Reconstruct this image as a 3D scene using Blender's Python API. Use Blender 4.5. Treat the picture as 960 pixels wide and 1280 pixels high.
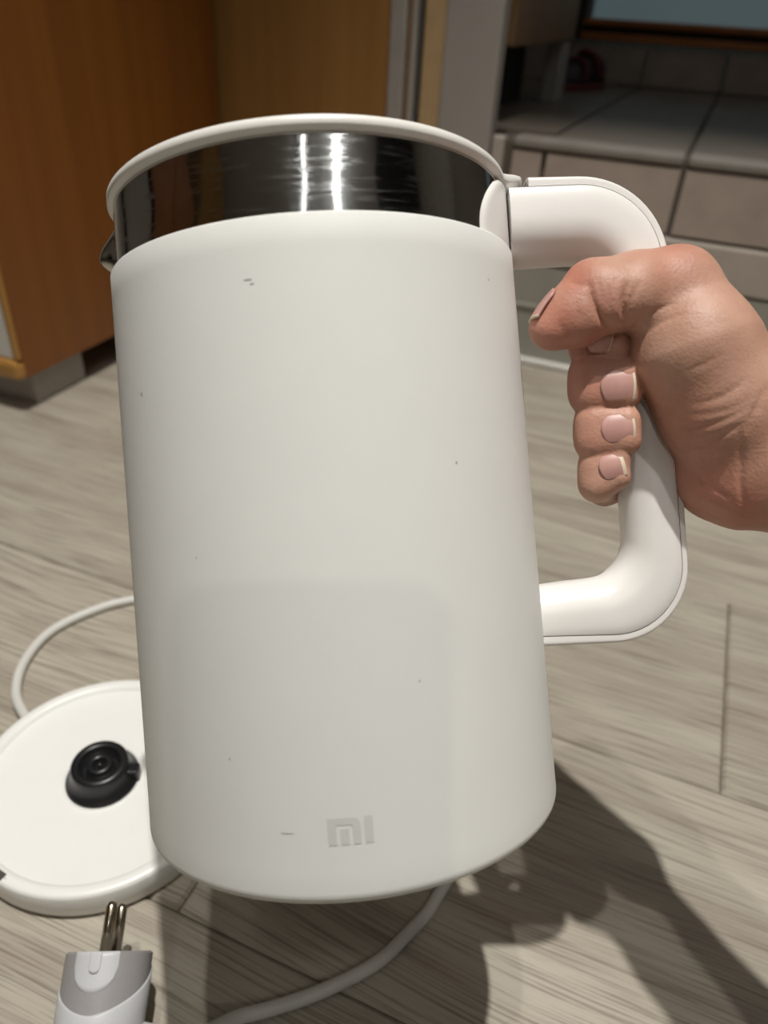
import bpy, bmesh, math, random
import numpy as np
from mathutils import Vector, Matrix
from mathutils.bvhtree import BVHTree

random.seed(7)
for o in list(bpy.data.objects):
    bpy.data.objects.remove(o)
scene = bpy.context.scene
C = scene.collection

# ------------------------------------------------------------------ camera
# world: X along the floor planks, Y into the room, Z up, metres
F_PX, CAM_H = 933.0, 0.3955
CAM_R = np.array([[0.92205, -0.25716, 0.28929],
                  [0.38361, 0.50743, -0.77159],
                  [0.05163, 0.82243, 0.56653]])
CAM_P = np.array([0.0, 0.0, CAM_H])
cam = bpy.data.cameras.new('camera')
cam.sensor_fit = 'VERTICAL'
cam.sensor_height = 36.0
cam.lens = F_PX / 1280.0 * 36.0
cam.clip_start = 0.005
cam.dof.use_dof = True
cam.dof.focus_distance = 0.262
cam.dof.aperture_fstop = 9.0
camo = bpy.data.objects.new('camera', cam)
C.objects.link(camo)
mw = Matrix.Identity(4)
for i in range(3):
    for j in range(3):
        mw[i][j] = float(CAM_R[i, j])
    mw[i][3] = float(CAM_P[i])
camo.matrix_world = mw
scene.camera = camo

# ------------------------------------------------------------------ world, lights, exposure
scene.view_settings.view_transform = 'Standard'
scene.view_settings.look = 'None'
scene.view_settings.gamma = 1.0
scene.view_settings.use_curve_mapping = False
scene.view_settings.exposure = 0.10
W = bpy.data.worlds.new('world')
scene.world = W
W.use_nodes = True
W.node_tree.nodes['Background'].inputs[0].default_value = (0.9, 0.95, 1.0, 1)
W.node_tree.nodes['Background'].inputs[1].default_value = 0.02


def spot(name, loc, aim, power, col, size, angle, blend=0.6):
    l = bpy.data.lights.new(name, 'SPOT')
    l.energy = power
    l.color = col
    l.shadow_soft_size = size
    l.spot_size = math.radians(angle)
    l.spot_blend = blend
    o = bpy.data.objects.new(name, l)
    C.objects.link(o)
    o.location = loc
    d = Vector(aim) - Vector(loc)
    o.rotation_euler = d.to_track_quat('-Z', 'Y').to_euler()
    return o


# the ceiling spots of the kitchen
spot('ceiling_spot', (0.01, 0.22, 2.38), (-0.02, 0.30, 0), 158, (1.0, 0.965, 0.91), 0.022, 50, 0.8)
spot('ceiling_spot', (-0.16, 0.03, 2.38), (-0.10, 0.25, 0), 36, (1.0, 0.965, 0.91), 0.022, 50, 0.8)
spot('ceiling_spot', (0.65, -1.82, 2.38), (-0.04, 0.16, 0.2), 19, (1.0, 0.93, 0.84), 0.03, 30, 0.9)
# dim fill light added to brighten the panel beyond the step
bl = bpy.data.lights.new('back_fill_light', 'POINT')
bl.energy = 1.6
bl.color = (1.0, 0.96, 0.9)
bl.shadow_soft_size = 0.1
blo = bpy.data.objects.new('back_fill_light', bl)
C.objects.link(blo)
blo.location = (0.9, 1.45, 1.9)


# ------------------------------------------------------------------ helpers
def link(o):
    C.objects.link(o)
    return o


def tag(o, label=None, cat=None, group=None, kind=None):
    if label:
        o['label'] = label
    if cat:
        o['category'] = cat
    if group:
        o['group'] = group
    if kind:
        o['kind'] = kind
    return o


def obj(name, me, mat, parent=None, smooth=True):
    if isinstance(me, bmesh.types.BMesh):
        m = bpy.data.meshes.new(name)
        me.to_mesh(m)
        me.free()
        me = m
    if mat is not None:
        for mm in (mat if isinstance(mat, (list, tuple)) else [mat]):
            me.materials.append(mm)
    if smooth:
        me.polygons.foreach_set('use_smooth', [True] * len(me.polygons))
    o = bpy.data.objects.new(name, me)
    link(o)
    if parent is not None:
        o.parent = parent
    return o


def empty(name, loc=(0, 0, 0), mat=None):
    o = bpy.data.objects.new(name, None)
    o.empty_display_size = 0.02
    link(o)
    if mat is not None:
        o.matrix_world = mat
    else:
        o.location = loc
    return o


def sharp(o, ang=35):
    me = o.data
    bm = bmesh.new()
    bm.from_mesh(me)
    a = math.radians(ang)
    for e in bm.edges:
        if len(e.link_faces) == 2 and e.calc_face_angle(0) > a:
            e.smooth = False
    bm.to_mesh(me)
    bm.free()
    return o


def box_bm(x0, x1, y0, y1, z0, z1, bevel=0.0, seg=2):
    bm = bmesh.new()
    bmesh.ops.create_cube(bm, size=1.0)
    for v in bm.verts:
        v.co = Vector(((x0 + x1) / 2 + v.co.x * (x1 - x0), (y0 + y1) / 2 + v.co.y * (y1 - y0), (z0 + z1) / 2 + v.co.z * (z1 - z0)))
    if bevel:
        bmesh.ops.bevel(bm, geom=bm.edges[:], offset=bevel, segments=seg, affect='EDGES', profile=0.5)
    return bm


def box(name, x0, x1, y0, y1, z0, z1, mat, parent=None, bevel=0.0, seg=2):
    o = obj(name, box_bm(x0, x1, y0, y1, z0, z1, bevel, seg), mat, parent, smooth=False)
    return o


def grid_mesh(name, P, close_u=False, close_v=False):
    """P: (nu, nv, 3) array of points -> quad mesh"""
    nu, nv = P.shape[:2]
    vs = [tuple(map(float, p)) for p in P.reshape(-1, 3)]
    fs = []
    for i in range(nu if close_u else nu - 1):
        for j in range(nv if close_v else nv - 1):
            a = i * nv + j
            b = ((i + 1) % nu) * nv + j
            c = ((i + 1) % nu) * nv + (j + 1) % nv
            d = i * nv + (j + 1) % nv
            fs.append((a, b, c, d))
    me = bpy.data.meshes.new(name)
    me.from_pydata(vs, [], fs)
    return me


def lathe_mesh(name, prof, n=128, rad=None):
    """prof: (r, z) list; rad(r, z, angle) may push the radius out; first/last r may be 0"""
    th = np.linspace(0, 2 * np.pi, n, endpoint=False)
    P = np.zeros((n, len(prof), 3))
    for j, (r, z) in enumerate(prof):
        for i, a in enumerate(th):
            rr, zz = (r, z) if rad is None else rad(r, z, a)
            P[i, j] = (rr * np.cos(a), rr * np.sin(a), zz)
    me = grid_mesh(name, P, close_u=True)
    bm = bmesh.new()
    bm.from_mesh(me)
    bmesh.ops.remove_doubles(bm, verts=bm.verts, dist=1e-6)
    bmesh.ops.recalc_face_normals(bm, faces=bm.faces)
    bm.to_mesh(me)
    bm.free()
    return me


def catmull(pts, per=12):
    pts = [np.array(p, float) for p in pts]
    q = [2 * pts[0] - pts[1]] + pts + [2 * pts[-1] - pts[-2]]
    out = []
    for i in range(1, len(q) - 2):
        p0, p1, p2, p3 = q[i - 1:i + 3]
        for k in range(per):
            t = k / per
            out.append(0.5 * (2 * p1 + (p2 - p0) * t + (2 * p0 - 5 * p1 + 4 * p2 - p3) * t * t + (3 * p1 - p0 - 3 * p2 + p3) * t ** 3))
    out.append(pts[-1])
    return np.array(out)


def tube_mesh(name, path, rad, n=16, caps=True):
    path = np.asarray(path, float)
    m = len(path)
    T = np.gradient(path, axis=0)
    T /= np.linalg.norm(T, axis=1)[:, None]
    up = np.array([0, 0, 1.0])
    P = np.zeros((m, n, 3))
    N = np.cross(T[0], up)
    if np.linalg.norm(N) < 1e-3:
        N = np.cross(T[0], [1.0, 0, 0])
    for i in range(m):
        N = N - T[i] * (N @ T[i])
        N /= np.linalg.norm(N)
        Bn = np.cross(T[i], N)
        r = rad if np.isscalar(rad) else rad[i]
        for j in range(n):
            a = 2 * math.pi * j / n
            P[i, j] = path[i] + r * (math.cos(a) * N + math.sin(a) * Bn)
    me = grid_mesh(name, P, close_v=True)
    if caps:
        bm = bmesh.new()
        bm.from_mesh(me)
        bm.verts.ensure_lookup_table()
        bm.faces.new([bm.verts[j] for j in range(n)])
        bm.faces.new([bm.verts[(m - 1) * n + j] for j in reversed(range(n))])
        bmesh.ops.recalc_face_normals(bm, faces=bm.faces)
        bm.to_mesh(me)
        bm.free()
    return me


def cam_pt(px, py, depth):
    """a point of the scene measured by its direction from the lens and its distance along the lens axis"""
    return np.array([(px - 480) / F_PX * depth, -(py - 640) / F_PX * depth, -depth])


def to_world(P):
    return np.asarray(P) @ CAM_R.T + CAM_P


# ------------------------------------------------------------------ materials
def new_mat(name):
    m = bpy.data.materials.new(name)
    m.use_nodes = True
    return m, m.node_tree, m.node_tree.nodes['Principled BSDF']


def N(nt, kind, **kw):
    n = nt.nodes.new(kind)
    for k, v in kw.items():
        if k in n.inputs:
            n.inputs[k].default_value = v
        else:
            setattr(n, k, v)
    return n


def ramp(nt, fac, stops):
    r = nt.nodes.new('ShaderNodeValToRGB')
    els = r.color_ramp.elements
    while len(els) < len(stops):
        els.new(0.5)
    for e, (p, c) in zip(els, stops):
        e.position = p
        e.color = (*c, 1) if len(c) == 3 else c
    nt.links.new(fac, r.inputs[0])
    return r


def plain(name, col, rough=0.5, metal=0.0, var=0.04, scale=40.0, bump=0.0, coat=0.0, spec=0.5):
    """procedural: noise drives a faint colour and roughness variation"""
    m, nt, b = new_mat(name)
    tc = N(nt, 'ShaderNodeTexCoord')
    no = N(nt, 'ShaderNodeTexNoise', Scale=scale, Detail=4.0)
    nt.links.new(tc.outputs['Object'], no.inputs['Vector'])
    lo = tuple(max(0, c * (1 - var)) for c in col)
    hi = tuple(min(1, c * (1 + var)) for c in col)
    r = ramp(nt, no.outputs['Fac'], [(0.3, lo), (0.7, hi)])
    nt.links.new(r.outputs[0], b.inputs['Base Color'])
    b.inputs['Roughness'].default_value = rough
    b.inputs['Metallic'].default_value = metal
    b.inputs['Coat Weight'].default_value = coat
    b.inputs['Specular IOR Level'].default_value = spec
    if bump:
        bp = N(nt, 'ShaderNodeBump', Strength=bump, Distance=0.001)
        nt.links.new(no.outputs['Fac'], bp.inputs['Height'])
        nt.links.new(bp.outputs[0], b.inputs['Normal'])
    return m


def wood(name, dark, light, scale=(3, 40, 40), rough=0.45, band=6.0):
    m, nt, b = new_mat(name)
    tc = N(nt, 'ShaderNodeTexCoord')
    mp = N(nt, 'ShaderNodeMapping')
    mp.inputs['Scale'].default_value = scale
    nt.links.new(tc.outputs['Object'], mp.inputs['Vector'])
    n1 = N(nt, 'ShaderNodeTexNoise', Scale=1.0, Detail=8.0, Roughness=0.6, Distortion=0.4)
    nt.links.new(mp.outputs[0], n1.inputs['Vector'])
    r = ramp(nt, n1.outputs['Fac'], [(0.25, dark), (0.75, light)])
    nt.links.new(r.outputs[0], b.inputs['Base Color'])
    b.inputs['Roughness'].default_value = rough
    return m


M = {}
M['white'] = plain('white_plastic', (0.785, 0.788, 0.758), 0.55, var=0.008, scale=60, spec=0.3)
M['lid_white'] = plain('lid_white_plastic', (0.83, 0.81, 0.765), 0.38, var=0.008, scale=60)
M['handle_white'] = plain('handle_white_plastic', (0.84, 0.82, 0.79), 0.30, var=0.008, scale=60)
M['base_white'] = plain('base_white_plastic', (0.86, 0.86, 0.83), 0.35, var=0.01, scale=60)
M['logo_grey'] = plain('printed_logo_grey', (0.665, 0.665, 0.64), 0.4, var=0.01)
M['scuff'] = plain('scuff_grey', (0.48, 0.46, 0.44), 0.7, var=0.2, scale=900)
M['black'] = plain('black_plastic', (0.012, 0.012, 0.013), 0.32, var=0.1)
M['gap'] = plain('dark_gap_plastic', (0.06, 0.055, 0.05), 0.7, var=0.05)
M['seam'] = plain('handle_seam_plastic', (0.26, 0.25, 0.24), 0.7, var=0.05)
M['cable'] = plain('cable_sleeve', (0.66, 0.65, 0.61), 0.45, var=0.02)
M['plug_light'] = plain('plug_light_plastic', (0.56, 0.57, 0.59), 0.42, var=0.02, scale=800, bump=0.05)
M['plug_grey'] = plain('plug_grey_plastic', (0.31, 0.30, 0.30), 0.42, var=0.02, scale=800, bump=0.05)
M['pin'] = plain('plug_pin_brass_nickel', (0.50, 0.44, 0.34), 0.22, metal=1.0, var=0.1, scale=300)
M['wall'] = plain('wall_paint', (0.52, 0.47, 0.41), 0.8, var=0.05, scale=6)
M['pillar'] = plain('pillar_paint', (0.30, 0.275, 0.25), 0.7, var=0.04, scale=8)
M['ceiling'] = plain('ceiling_paint', (0.72, 0.70, 0.66), 0.9, var=0.02, scale=4)
M['alu'] = plain('aluminium_strip', (0.55, 0.53, 0.50), 0.35, metal=0.6, var=0.05)
M['dark'] = plain('dark_gasket_and_shade', (0.03, 0.026, 0.022), 0.7, var=0.1)
M['tan_edge'] = plain('tan_edge_band', (0.42, 0.29, 0.15), 0.5, var=0.08)
M['plinth'] = plain('grey_plinth', (0.36, 0.34, 0.31), 0.6, var=0.05)
M['door_white'] = plain('cabinet_white_panel', (0.66, 0.64, 0.60), 0.5, var=0.03)
M['grout'] = plain('tile_grout', (0.10, 0.085, 0.07), 0.9, var=0.1, scale=200)
M['riser_board'] = plain('painted_riser_board', (0.30, 0.285, 0.25), 0.35, var=0.06, scale=12)
M['riser_trim'] = plain('beige_riser_trim', (0.40, 0.35, 0.30), 0.5, var=0.05)
M['nosing'] = plain('grey_nosing_tile', (0.24, 0.22, 0.195), 0.4, var=0.06)
M['strip_white'] = plain('floor_edge_profile', (0.68, 0.66, 0.62), 0.3, var=0.02)
M['teal'] = plain('pale_teal_panel', (0.42, 0.58, 0.62), 0.25, var=0.04, scale=6)
M['rail'] = wood('orange_rail_wood', (0.30, 0.10, 0.025), (0.48, 0.18, 0.045), (6, 40, 40))
M['cab_side'] = wood('orange_cabinet_wood', (0.175, 0.056, 0.007), (0.25, 0.088, 0.013), (40, 40, 1.5), 0.42)
M['cab_edge'] = wood('orange_cabinet_edge', (0.34, 0.165, 0.04), (0.44, 0.23, 0.06), (40, 40, 1.5), 0.35)
M['door_wood'] = wood('tan_door_wood', (0.225, 0.108, 0.028), (0.32, 0.160, 0.044), (30, 30, 1.2), 0.45)
M['cab_tan'] = wood('light_cabinet_wood', (0.30, 0.19, 0.10), (0.42, 0.28, 0.15), (30, 30, 3), 0.5)
M['cab_brown'] = wood('brown_cabinet_wood', (0.20, 0.115, 0.052), (0.28, 0.165, 0.078), (30, 30, 3), 0.5)
M['shoe_red'] = plain('shoe_red', (0.12, 0.012, 0.012), 0.6, var=0.1)
M['shoe_black'] = plain('shoe_black', (0.02, 0.018, 0.018), 0.6, var=0.1)


def make_tile_mat():
    m, nt, b = new_mat('beige_ceramic_tile')
    tc = N(nt, 'ShaderNodeTexCoord')
    oi = N(nt, 'ShaderNodeObjectInfo')
    add = N(nt, 'ShaderNodeVectorMath', operation='ADD')
    nt.links.new(tc.outputs['Object'], add.inputs[0])
    nt.links.new(oi.outputs['Random'], add.inputs[1])
    n1 = N(nt, 'ShaderNodeTexNoise', Scale=22.0, Detail=5.0)
    nt.links.new(add.outputs[0], n1.inputs['Vector'])
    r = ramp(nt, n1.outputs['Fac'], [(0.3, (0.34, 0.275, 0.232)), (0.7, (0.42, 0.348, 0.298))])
    nt.links.new(r.outputs[0], b.inputs['Base Color'])
    b.inputs['Roughness'].default_value = 0.35
    return m


M['tile'] = make_tile_mat()
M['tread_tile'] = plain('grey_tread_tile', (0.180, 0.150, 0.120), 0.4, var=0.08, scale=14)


def make_plank_mat():
    m, nt, b = new_mat('grey_oak_laminate')
    tc = N(nt, 'ShaderNodeTexCoord')
    oi = N(nt, 'ShaderNodeObjectInfo')
    sc = N(nt, 'ShaderNodeVectorMath', operation='SCALE')
    comb = N(nt, 'ShaderNodeCombineXYZ')
    nt.links.new(oi.outputs['Random'], comb.inputs[0])
    nt.links.new(oi.outputs['Random'], comb.inputs[1])
    nt.links.new(oi.outputs['Random'], comb.inputs[2])
    nt.links.new(comb.outputs[0], sc.inputs[0])
    sc.inputs['Scale'].default_value = 13.7
    add = N(nt, 'ShaderNodeVectorMath', operation='ADD')
    nt.links.new(tc.outputs['Object'], add.inputs[0])
    nt.links.new(sc.outputs[0], add.inputs[1])
    # slow warp that bends the grain (cathedral figures)
    warp = N(nt, 'ShaderNodeTexNoise', Scale=2.6, Detail=1.5)
    mpw = N(nt, 'ShaderNodeMapping')
    mpw.inputs['Scale'].default_value = (1.0, 3.0, 1.0)
    nt.links.new(add.outputs[0], mpw.inputs['Vector'])
    nt.links.new(mpw.outputs[0], warp.inputs['Vector'])
    wsub = N(nt, 'ShaderNodeMath', operation='SUBTRACT')
    nt.links.new(warp.outputs['Fac'], wsub.inputs[0])
    wsub.inputs[1].default_value = 0.5
    wmul = N(nt, 'ShaderNodeMath', operation='MULTIPLY')
    nt.links.new(wsub.outputs[0], wmul.inputs[0])
    wmul.inputs[1].default_value = 0.05
    cy = N(nt, 'ShaderNodeCombineXYZ')
    nt.links.new(wmul.outputs[0], cy.inputs[1])
    add2 = N(nt, 'ShaderNodeVectorMath', operation='ADD')
    nt.links.new(add.outputs[0], add2.inputs[0])
    nt.links.new(cy.outputs[0], add2.inputs[1])
    # fine pores
    mp1 = N(nt, 'ShaderNodeMapping')
    mp1.inputs['Scale'].default_value = (14.0, 820.0, 1.0)
    nt.links.new(add2.outputs[0], mp1.inputs['Vector'])
    fine = N(nt, 'ShaderNodeTexNoise', Scale=1.0, Detail=4.0, Roughness=0.6)
    nt.links.new(mp1.outputs[0], fine.inputs['Vector'])
    # broad tone streaks
    mp2 = N(nt, 'ShaderNodeMapping')
    mp2.inputs['Scale'].default_value = (3.5, 38.0, 1.0)
    nt.links.new(add2.outputs[0], mp2.inputs['Vector'])
    broad = N(nt, 'ShaderNodeTexNoise', Scale=1.0, Detail=3.0, Roughness=0.55)
    nt.links.new(mp2.outputs[0], broad.inputs['Vector'])
    tone = ramp(nt, broad.outputs['Fac'], [(0.25, (0.335, 0.285, 0.235)), (0.5, (0.415, 0.375, 0.305)), (0.75, (0.485, 0.45, 0.37))])
    pore = ramp(nt, fine.outputs['Fac'], [(0.34, (0.42, 0.39, 0.36)), (0.52, (1, 1, 1))])
    mx = N(nt, 'ShaderNodeMix', data_type='RGBA', blend_type='MULTIPLY')
    mx.inputs[0].default_value = 0.85
    nt.links.new(tone.outputs[0], mx.inputs[6])
    nt.links.new(pore.outputs[0], mx.inputs[7])
    # each plank a little lighter or darker
    pv = N(nt, 'ShaderNodeMapRange')
    pv.inputs['To Min'].default_value = 0.92
    pv.inputs['To Max'].default_value = 1.10
    nt.links.new(oi.outputs['Random'], pv.inputs['Value'])
    hs = N(nt, 'ShaderNodeHueSaturation')
    nt.links.new(pv.outputs[0], hs.inputs['Value'])
    nt.links.new(mx.outputs[2], hs.inputs['Color'])
    nt.links.new(hs.outputs[0], b.inputs['Base Color'])
    b.inputs['Roughness'].default_value = 0.48
    bp = N(nt, 'ShaderNodeBump', Strength=0.35, Distance=0.0006)
    nt.links.new(fine.outputs['Fac'], bp.inputs['Height'])
    nt.links.new(bp.outputs[0], b.inputs['Normal'])
    return m


M['plank'] = make_plank_mat()


def make_steel():
    m, nt, b = new_mat('polished_steel_band')
    tc = N(nt, 'ShaderNodeTexCoord')
    n1 = N(nt, 'ShaderNodeTexNoise', Scale=38.0, Detail=1.0)
    nt.links.new(tc.outputs['Object'], n1.inputs['Vector'])
    mp = N(nt, 'ShaderNodeMapping')
    mp.inputs['Scale'].default_value = (120, 120, 900)
    mp.inputs['Rotation'].default_value = (0.3, 0.2, 0)
    nt.links.new(tc.outputs['Object'], mp.inputs['Vector'])
    n2 = N(nt, 'ShaderNodeTexNoise', Scale=1.0, Detail=3.0)
    nt.links.new(mp.outputs[0], n2.inputs['Vector'])
    rr = N(nt, 'ShaderNodeMapRange')
    rr.inputs['From Min'].default_value = 0.5
    rr.inputs['From Max'].default_value = 0.75
    rr.inputs['To Min'].default_value = 0.07
    rr.inputs['To Max'].default_value = 0.22
    nt.links.new(n2.outputs['Fac'], rr.inputs['Value'])
    nt.links.new(rr.outputs[0], b.inputs['Roughness'])
    b.inputs['Base Color'].default_value = (0.62, 0.60, 0.57, 1)
    b.inputs['Metallic'].default_value = 1.0
    b.inputs['Anisotropic'].default_value = 0.75
    tg = N(nt, 'ShaderNodeTangent', direction_type='RADIAL', axis='Z')
    nt.links.new(tg.outputs[0], b.inputs['Tangent'])
    bp = N(nt, 'ShaderNodeBump', Strength=0.25, Distance=0.002)
    nt.links.new(n1.outputs['Fac'], bp.inputs['Height'])
    nt.links.new(bp.outputs[0], b.inputs['Normal'])
    return m


M['steel'] = make_steel()


def make_skin():
    m, nt, b = new_mat('skin')
    tc = N(nt, 'ShaderNodeTexCoord')
    at = N(nt, 'ShaderNodeAttribute', attribute_name='flush')
    n1 = N(nt, 'ShaderNodeTexNoise', Scale=55.0, Detail=5.0, Roughness=0.6)
    nt.links.new(tc.outputs['Object'], n1.inputs['Vector'])
    base = ramp(nt, n1.outputs['Fac'], [(0.3, (0.46, 0.250, 0.175)), (0.7, (0.56, 0.335, 0.245))])
    red = ramp(nt, n1.outputs['Fac'], [(0.3, (0.43, 0.140, 0.095)), (0.7, (0.52, 0.20, 0.135))])
    mx = N(nt, 'ShaderNodeMix', data_type='RGBA')
    nt.links.new(at.outputs['Fac'], mx.inputs[0])
    nt.links.new(base.outputs[0], mx.inputs[6])
    nt.links.new(red.outputs[0], mx.inputs[7])
    nt.links.new(mx.outputs[2], b.inputs['Base Color'])
    b.inputs['Roughness'].default_value = 0.52
    b.inputs['Subsurface Weight'].default_value = 0.18
    b.inputs['Subsurface Radius'].default_value = (1.0, 0.35, 0.2)
    b.inputs['Subsurface Scale'].default_value = 0.003
    vo = N(nt, 'ShaderNodeTexVoronoi', Scale=900.0)
    nt.links.new(tc.outputs['Object'], vo.inputs['Vector'])
    mp = N(nt, 'ShaderNodeMapping')
    mp.inputs['Scale'].default_value = (90, 260, 90)
    mp.inputs['Rotation'].default_value = (0.0, 0.0, 0.5)
    nt.links.new(tc.outputs['Object'], mp.inputs['Vector'])
    n2 = N(nt, 'ShaderNodeTexNoise', Scale=1.0, Detail=4.0, Distortion=0.6)
    nt.links.new(mp.outputs[0], n2.inputs['Vector'])
    ad = N(nt, 'ShaderNodeMath', operation='MULTIPLY_ADD')
    nt.links.new(vo.outputs['Distance'], ad.inputs[0])
    ad.inputs[1].default_value = 0.35
    nt.links.new(n2.outputs['Fac'], ad.inputs[2])
    bp = N(nt, 'ShaderNodeBump', Strength=0.35, Distance=0.0007)
    nt.links.new(ad.outputs[0], bp.inputs['Height'])
    nt.links.new(bp.outputs[0], b.inputs['Normal'])
    return m


M['skin'] = make_skin()
M['nail'] = plain('fingernail', (0.50, 0.27, 0.235), 0.40, var=0.06, scale=300)
M['nail_edge'] = plain('fingernail_free_edge', (0.72, 0.62, 0.47), 0.4, var=0.06, scale=300)

# ------------------------------------------------------------------ the room shell
Y_STEP, Z_STEP, Y_BACK = 0.958, 0.27, 1.85
floor = box('floor', -2.0, 2.0, -2.2, 2.0, -0.06, -0.012, M['gap'])
tag(floor, 'grey-beige oak laminate floor laid in wide planks', kind='structure')
# wide laminate planks, rows run along X
PW, PL = 0.1970, 1.20
plank_len = {}
row0 = 0.153 - 6 * PW


def plank(x0, x1, y0, y1):
    key = (round(x1 - x0, 4), round(y1 - y0, 4))
    if key not in plank_len:
        lx, ly = key
        me = bpy.data.meshes.new('plank')
        b = box_bm(-lx / 2 + .0003, lx / 2 - .0003, -ly / 2 + .0003, ly / 2 - .0003, -0.012, 0.0, 0)
        bmesh.ops.bevel(b, geom=[e for e in b.edges if all(v.co.z > -1e-6 for v in e.verts)], offset=0.0020, segments=1, affect='EDGES')
        b.to_mesh(me)
        b.free()
        me.materials.append(M['plank'])
        plank_len[key] = me
    o = bpy.data.objects.new('plank', plank_len[key])
    link(o)
    o.parent = floor
    o.location = ((x0 + x1) / 2, (y0 + y1) / 2, 0)


seams = {6: -0.158, 7: 0.104, 8: -0.52, 9: 0.36, 5: 0.30, 4: -0.4}
for k in range(-4, 11):
    y0 = row0 + k * PW
    y1 = min(y0 + PW, Y_STEP - 0.006)
    if y1 - y0 < 0.01:
        continue
    s = seams.get(k, -0.6 + 0.37 * (k % 4))
    xs = [s + PL * i for i in range(-3, 4)]
    for a, b_ in zip(xs[:-1], xs[1:]):
        a, b_ = max(a, -1.95), min(b_, 1.95)
        if b_ - a > 0.02:
            plank(a, b_, y0, y1)

tag(box('ceiling', -2.0, 2.0, -2.2, 2.0, 2.4, 2.45, M['ceiling']), 'white painted kitchen ceiling', kind='structure')
tag(box('wall_left', -2.05, -2.0, -2.2, 2.0, -0.06, 2.45, M['wall']), 'beige painted wall beyond the orange cabinet', kind='structure')
tag(box('wall_right', 2.0, 2.05, -2.2, 2.0, -0.06, 2.45, M['wall']), 'beige painted wall far to the right', kind='structure')
tag(box('wall_front', -2.05, 2.05, -2.25, -2.2, -0.06, 2.45, M['wall']), 'beige painted wall behind the photographer', kind='structure')
wb = tag(box('wall_back', -2.05, 2.05, 2.0, 2.05, -0.06, 2.45, M['wall']), 'wall behind the raised tiled step', kind='structure')

# the wall end (pillar) left of the tiled step
pillar = box('wall_end', -0.318, -0.252, 0.945, 0.972, -0.012, 2.4, M['pillar'], bevel=0.003)
pillar.name = 'wall_pillar'
tag(pillar, 'narrow grey-beige plastered wall end beside the tiled step', kind='structure')

# tall tan door with aluminium frame strips left of the pillar
door = empty('door_1', (-0.5, 0.96, 0))
tag(door, 'tan wooden door with an aluminium edge strip behind the kettle lid', kind='structure')


def dbox(name, x0, x1, y0, y1, z0, z1, mat, bevel=0.0):
    o = box(name, x0 + .5, x1 + .5, y0 - .96, y1 - .96, z0, z1, mat, door, bevel)
    return o


dbox('door_leaf', -0.78, -0.3855, 0.956, 0.99, 0.004, 2.1, M['door_wood'], 0.002)
dbox('edge_strip', -0.385, -0.3655, 0.946, 0.99, 0.0, 2.1, M['alu'], 0.002)
dbox('gasket', -0.3655, -0.3595, 0.960, 0.99, 0.0, 2.1, M['cab_edge'])
dbox('edge_strip', -0.3595, -0.3525, 0.948, 0.99, 0.0, 2.1, M['alu'], 0.002)
dbox('gasket', -0.3525, -0.3445, 0.965, 0.99, 0.0, 2.1, M['dark'])
dbox('frame_post', -0.3445, -0.3185, 0.950, 0.99, 0.0, 2.1, M['tan_edge'], 0.002)
dbox('lintel', -0.9, -0.3185, 0.950, 0.99, 2.1, 2.4, M['wall'])
dbox('jamb', -2.0, -0.781, 0.950, 0.99, 0.0, 2.4, M['wall'])

# ------------------------------------------------------------------ raised tiled step
step = empty('tiled_step', (0.4, Y_STEP, 0))
tag(step, 'raised step clad in beige ceramic tiles behind the hand', kind='structure')


def sbox(name, x0, x1, y0, y1, z0, z1, mat, bevel=0.0, parent=None):
    return box(name, x0 - .4, x1 - .4, y0 - Y_STEP, y1 - Y_STEP, z0, z1, mat, parent or step, bevel)


sbox('core', -0.251, 2.0, Y_STEP + 0.006, 2.0, -0.012, Z_STEP - 0.006, M['grout'])
sbox('riser_board', -0.251, 2.0, Y_STEP - 0.004, Y_STEP + 0.01, 0.0, 0.130, M['riser_board'], 0.003)
sbox('riser_ledge', -0.251, 2.0, Y_STEP - 0.007, Y_STEP + 0.01, 0.074, 0.080, M['riser_board'], 0.002)
sbox('riser_trim', -0.251, 2.0, Y_STEP - 0.006, Y_STEP + 0.01, 0.1315, 0.183, M['riser_trim'], 0.003)
sbox('floor_edge_profile', -0.251, 2.0, Y_STEP - 0.014, Y_STEP - 0.004, 0.0, 0.010, M['strip_white'], 0.0035)
sbox('corner_profile', -0.251, -0.236, Y_STEP - 0.004, Y_STEP + 0.012, 0.184, Z_STEP - 0.001, M['riser_trim'], 0.003)
TW = 0.157
tile_x = [-0.228, -0.187] + [-0.030 + TW * i for i in range(0, 13)]


def tile(x0, x1, y0, y1, z0, z1, mat=None):
    mat = mat or M['tile']
    g = 0.0028
    # gap on the two axes the tile spans
    if z1 - z0 < 0.012:
        o = sbox('tile', x0 + g, x1 - g, y0 + g, y1 - g, z0, z1, mat, 0.0012)
    else:
        o = sbox('tile', x0 + g, x1 - g, y0, y1, z0 + g * .5, z1 - g * .5, M['tile'], 0.0012)
    return o


for a, b_ in zip(tile_x[:-1], tile_x[1:]):
    if a > 1.2:
        break
    tile(a, b_, Y_STEP, Y_STEP + 0.008, 0.185, Z_STEP - 0.012)
for a, b_ in zip([-0.85, -0.68, -0.51, -0.34, -0.187] + tile_x[2:-1], [-0.68, -0.51, -0.34, -0.187] + tile_x[2:]):
    if a > 1.2:
        break
    ya = Y_STEP + 0.03 if a > -0.2 else 1.03
    for (q0, q1) in ((ya, 1.41), (1.41, Y_BACK)):
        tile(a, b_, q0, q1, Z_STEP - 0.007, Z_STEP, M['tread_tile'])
    tile(a, b_, Y_BACK, Y_BACK + 0.008, Z_STEP + 0.001, 0.340)
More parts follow.
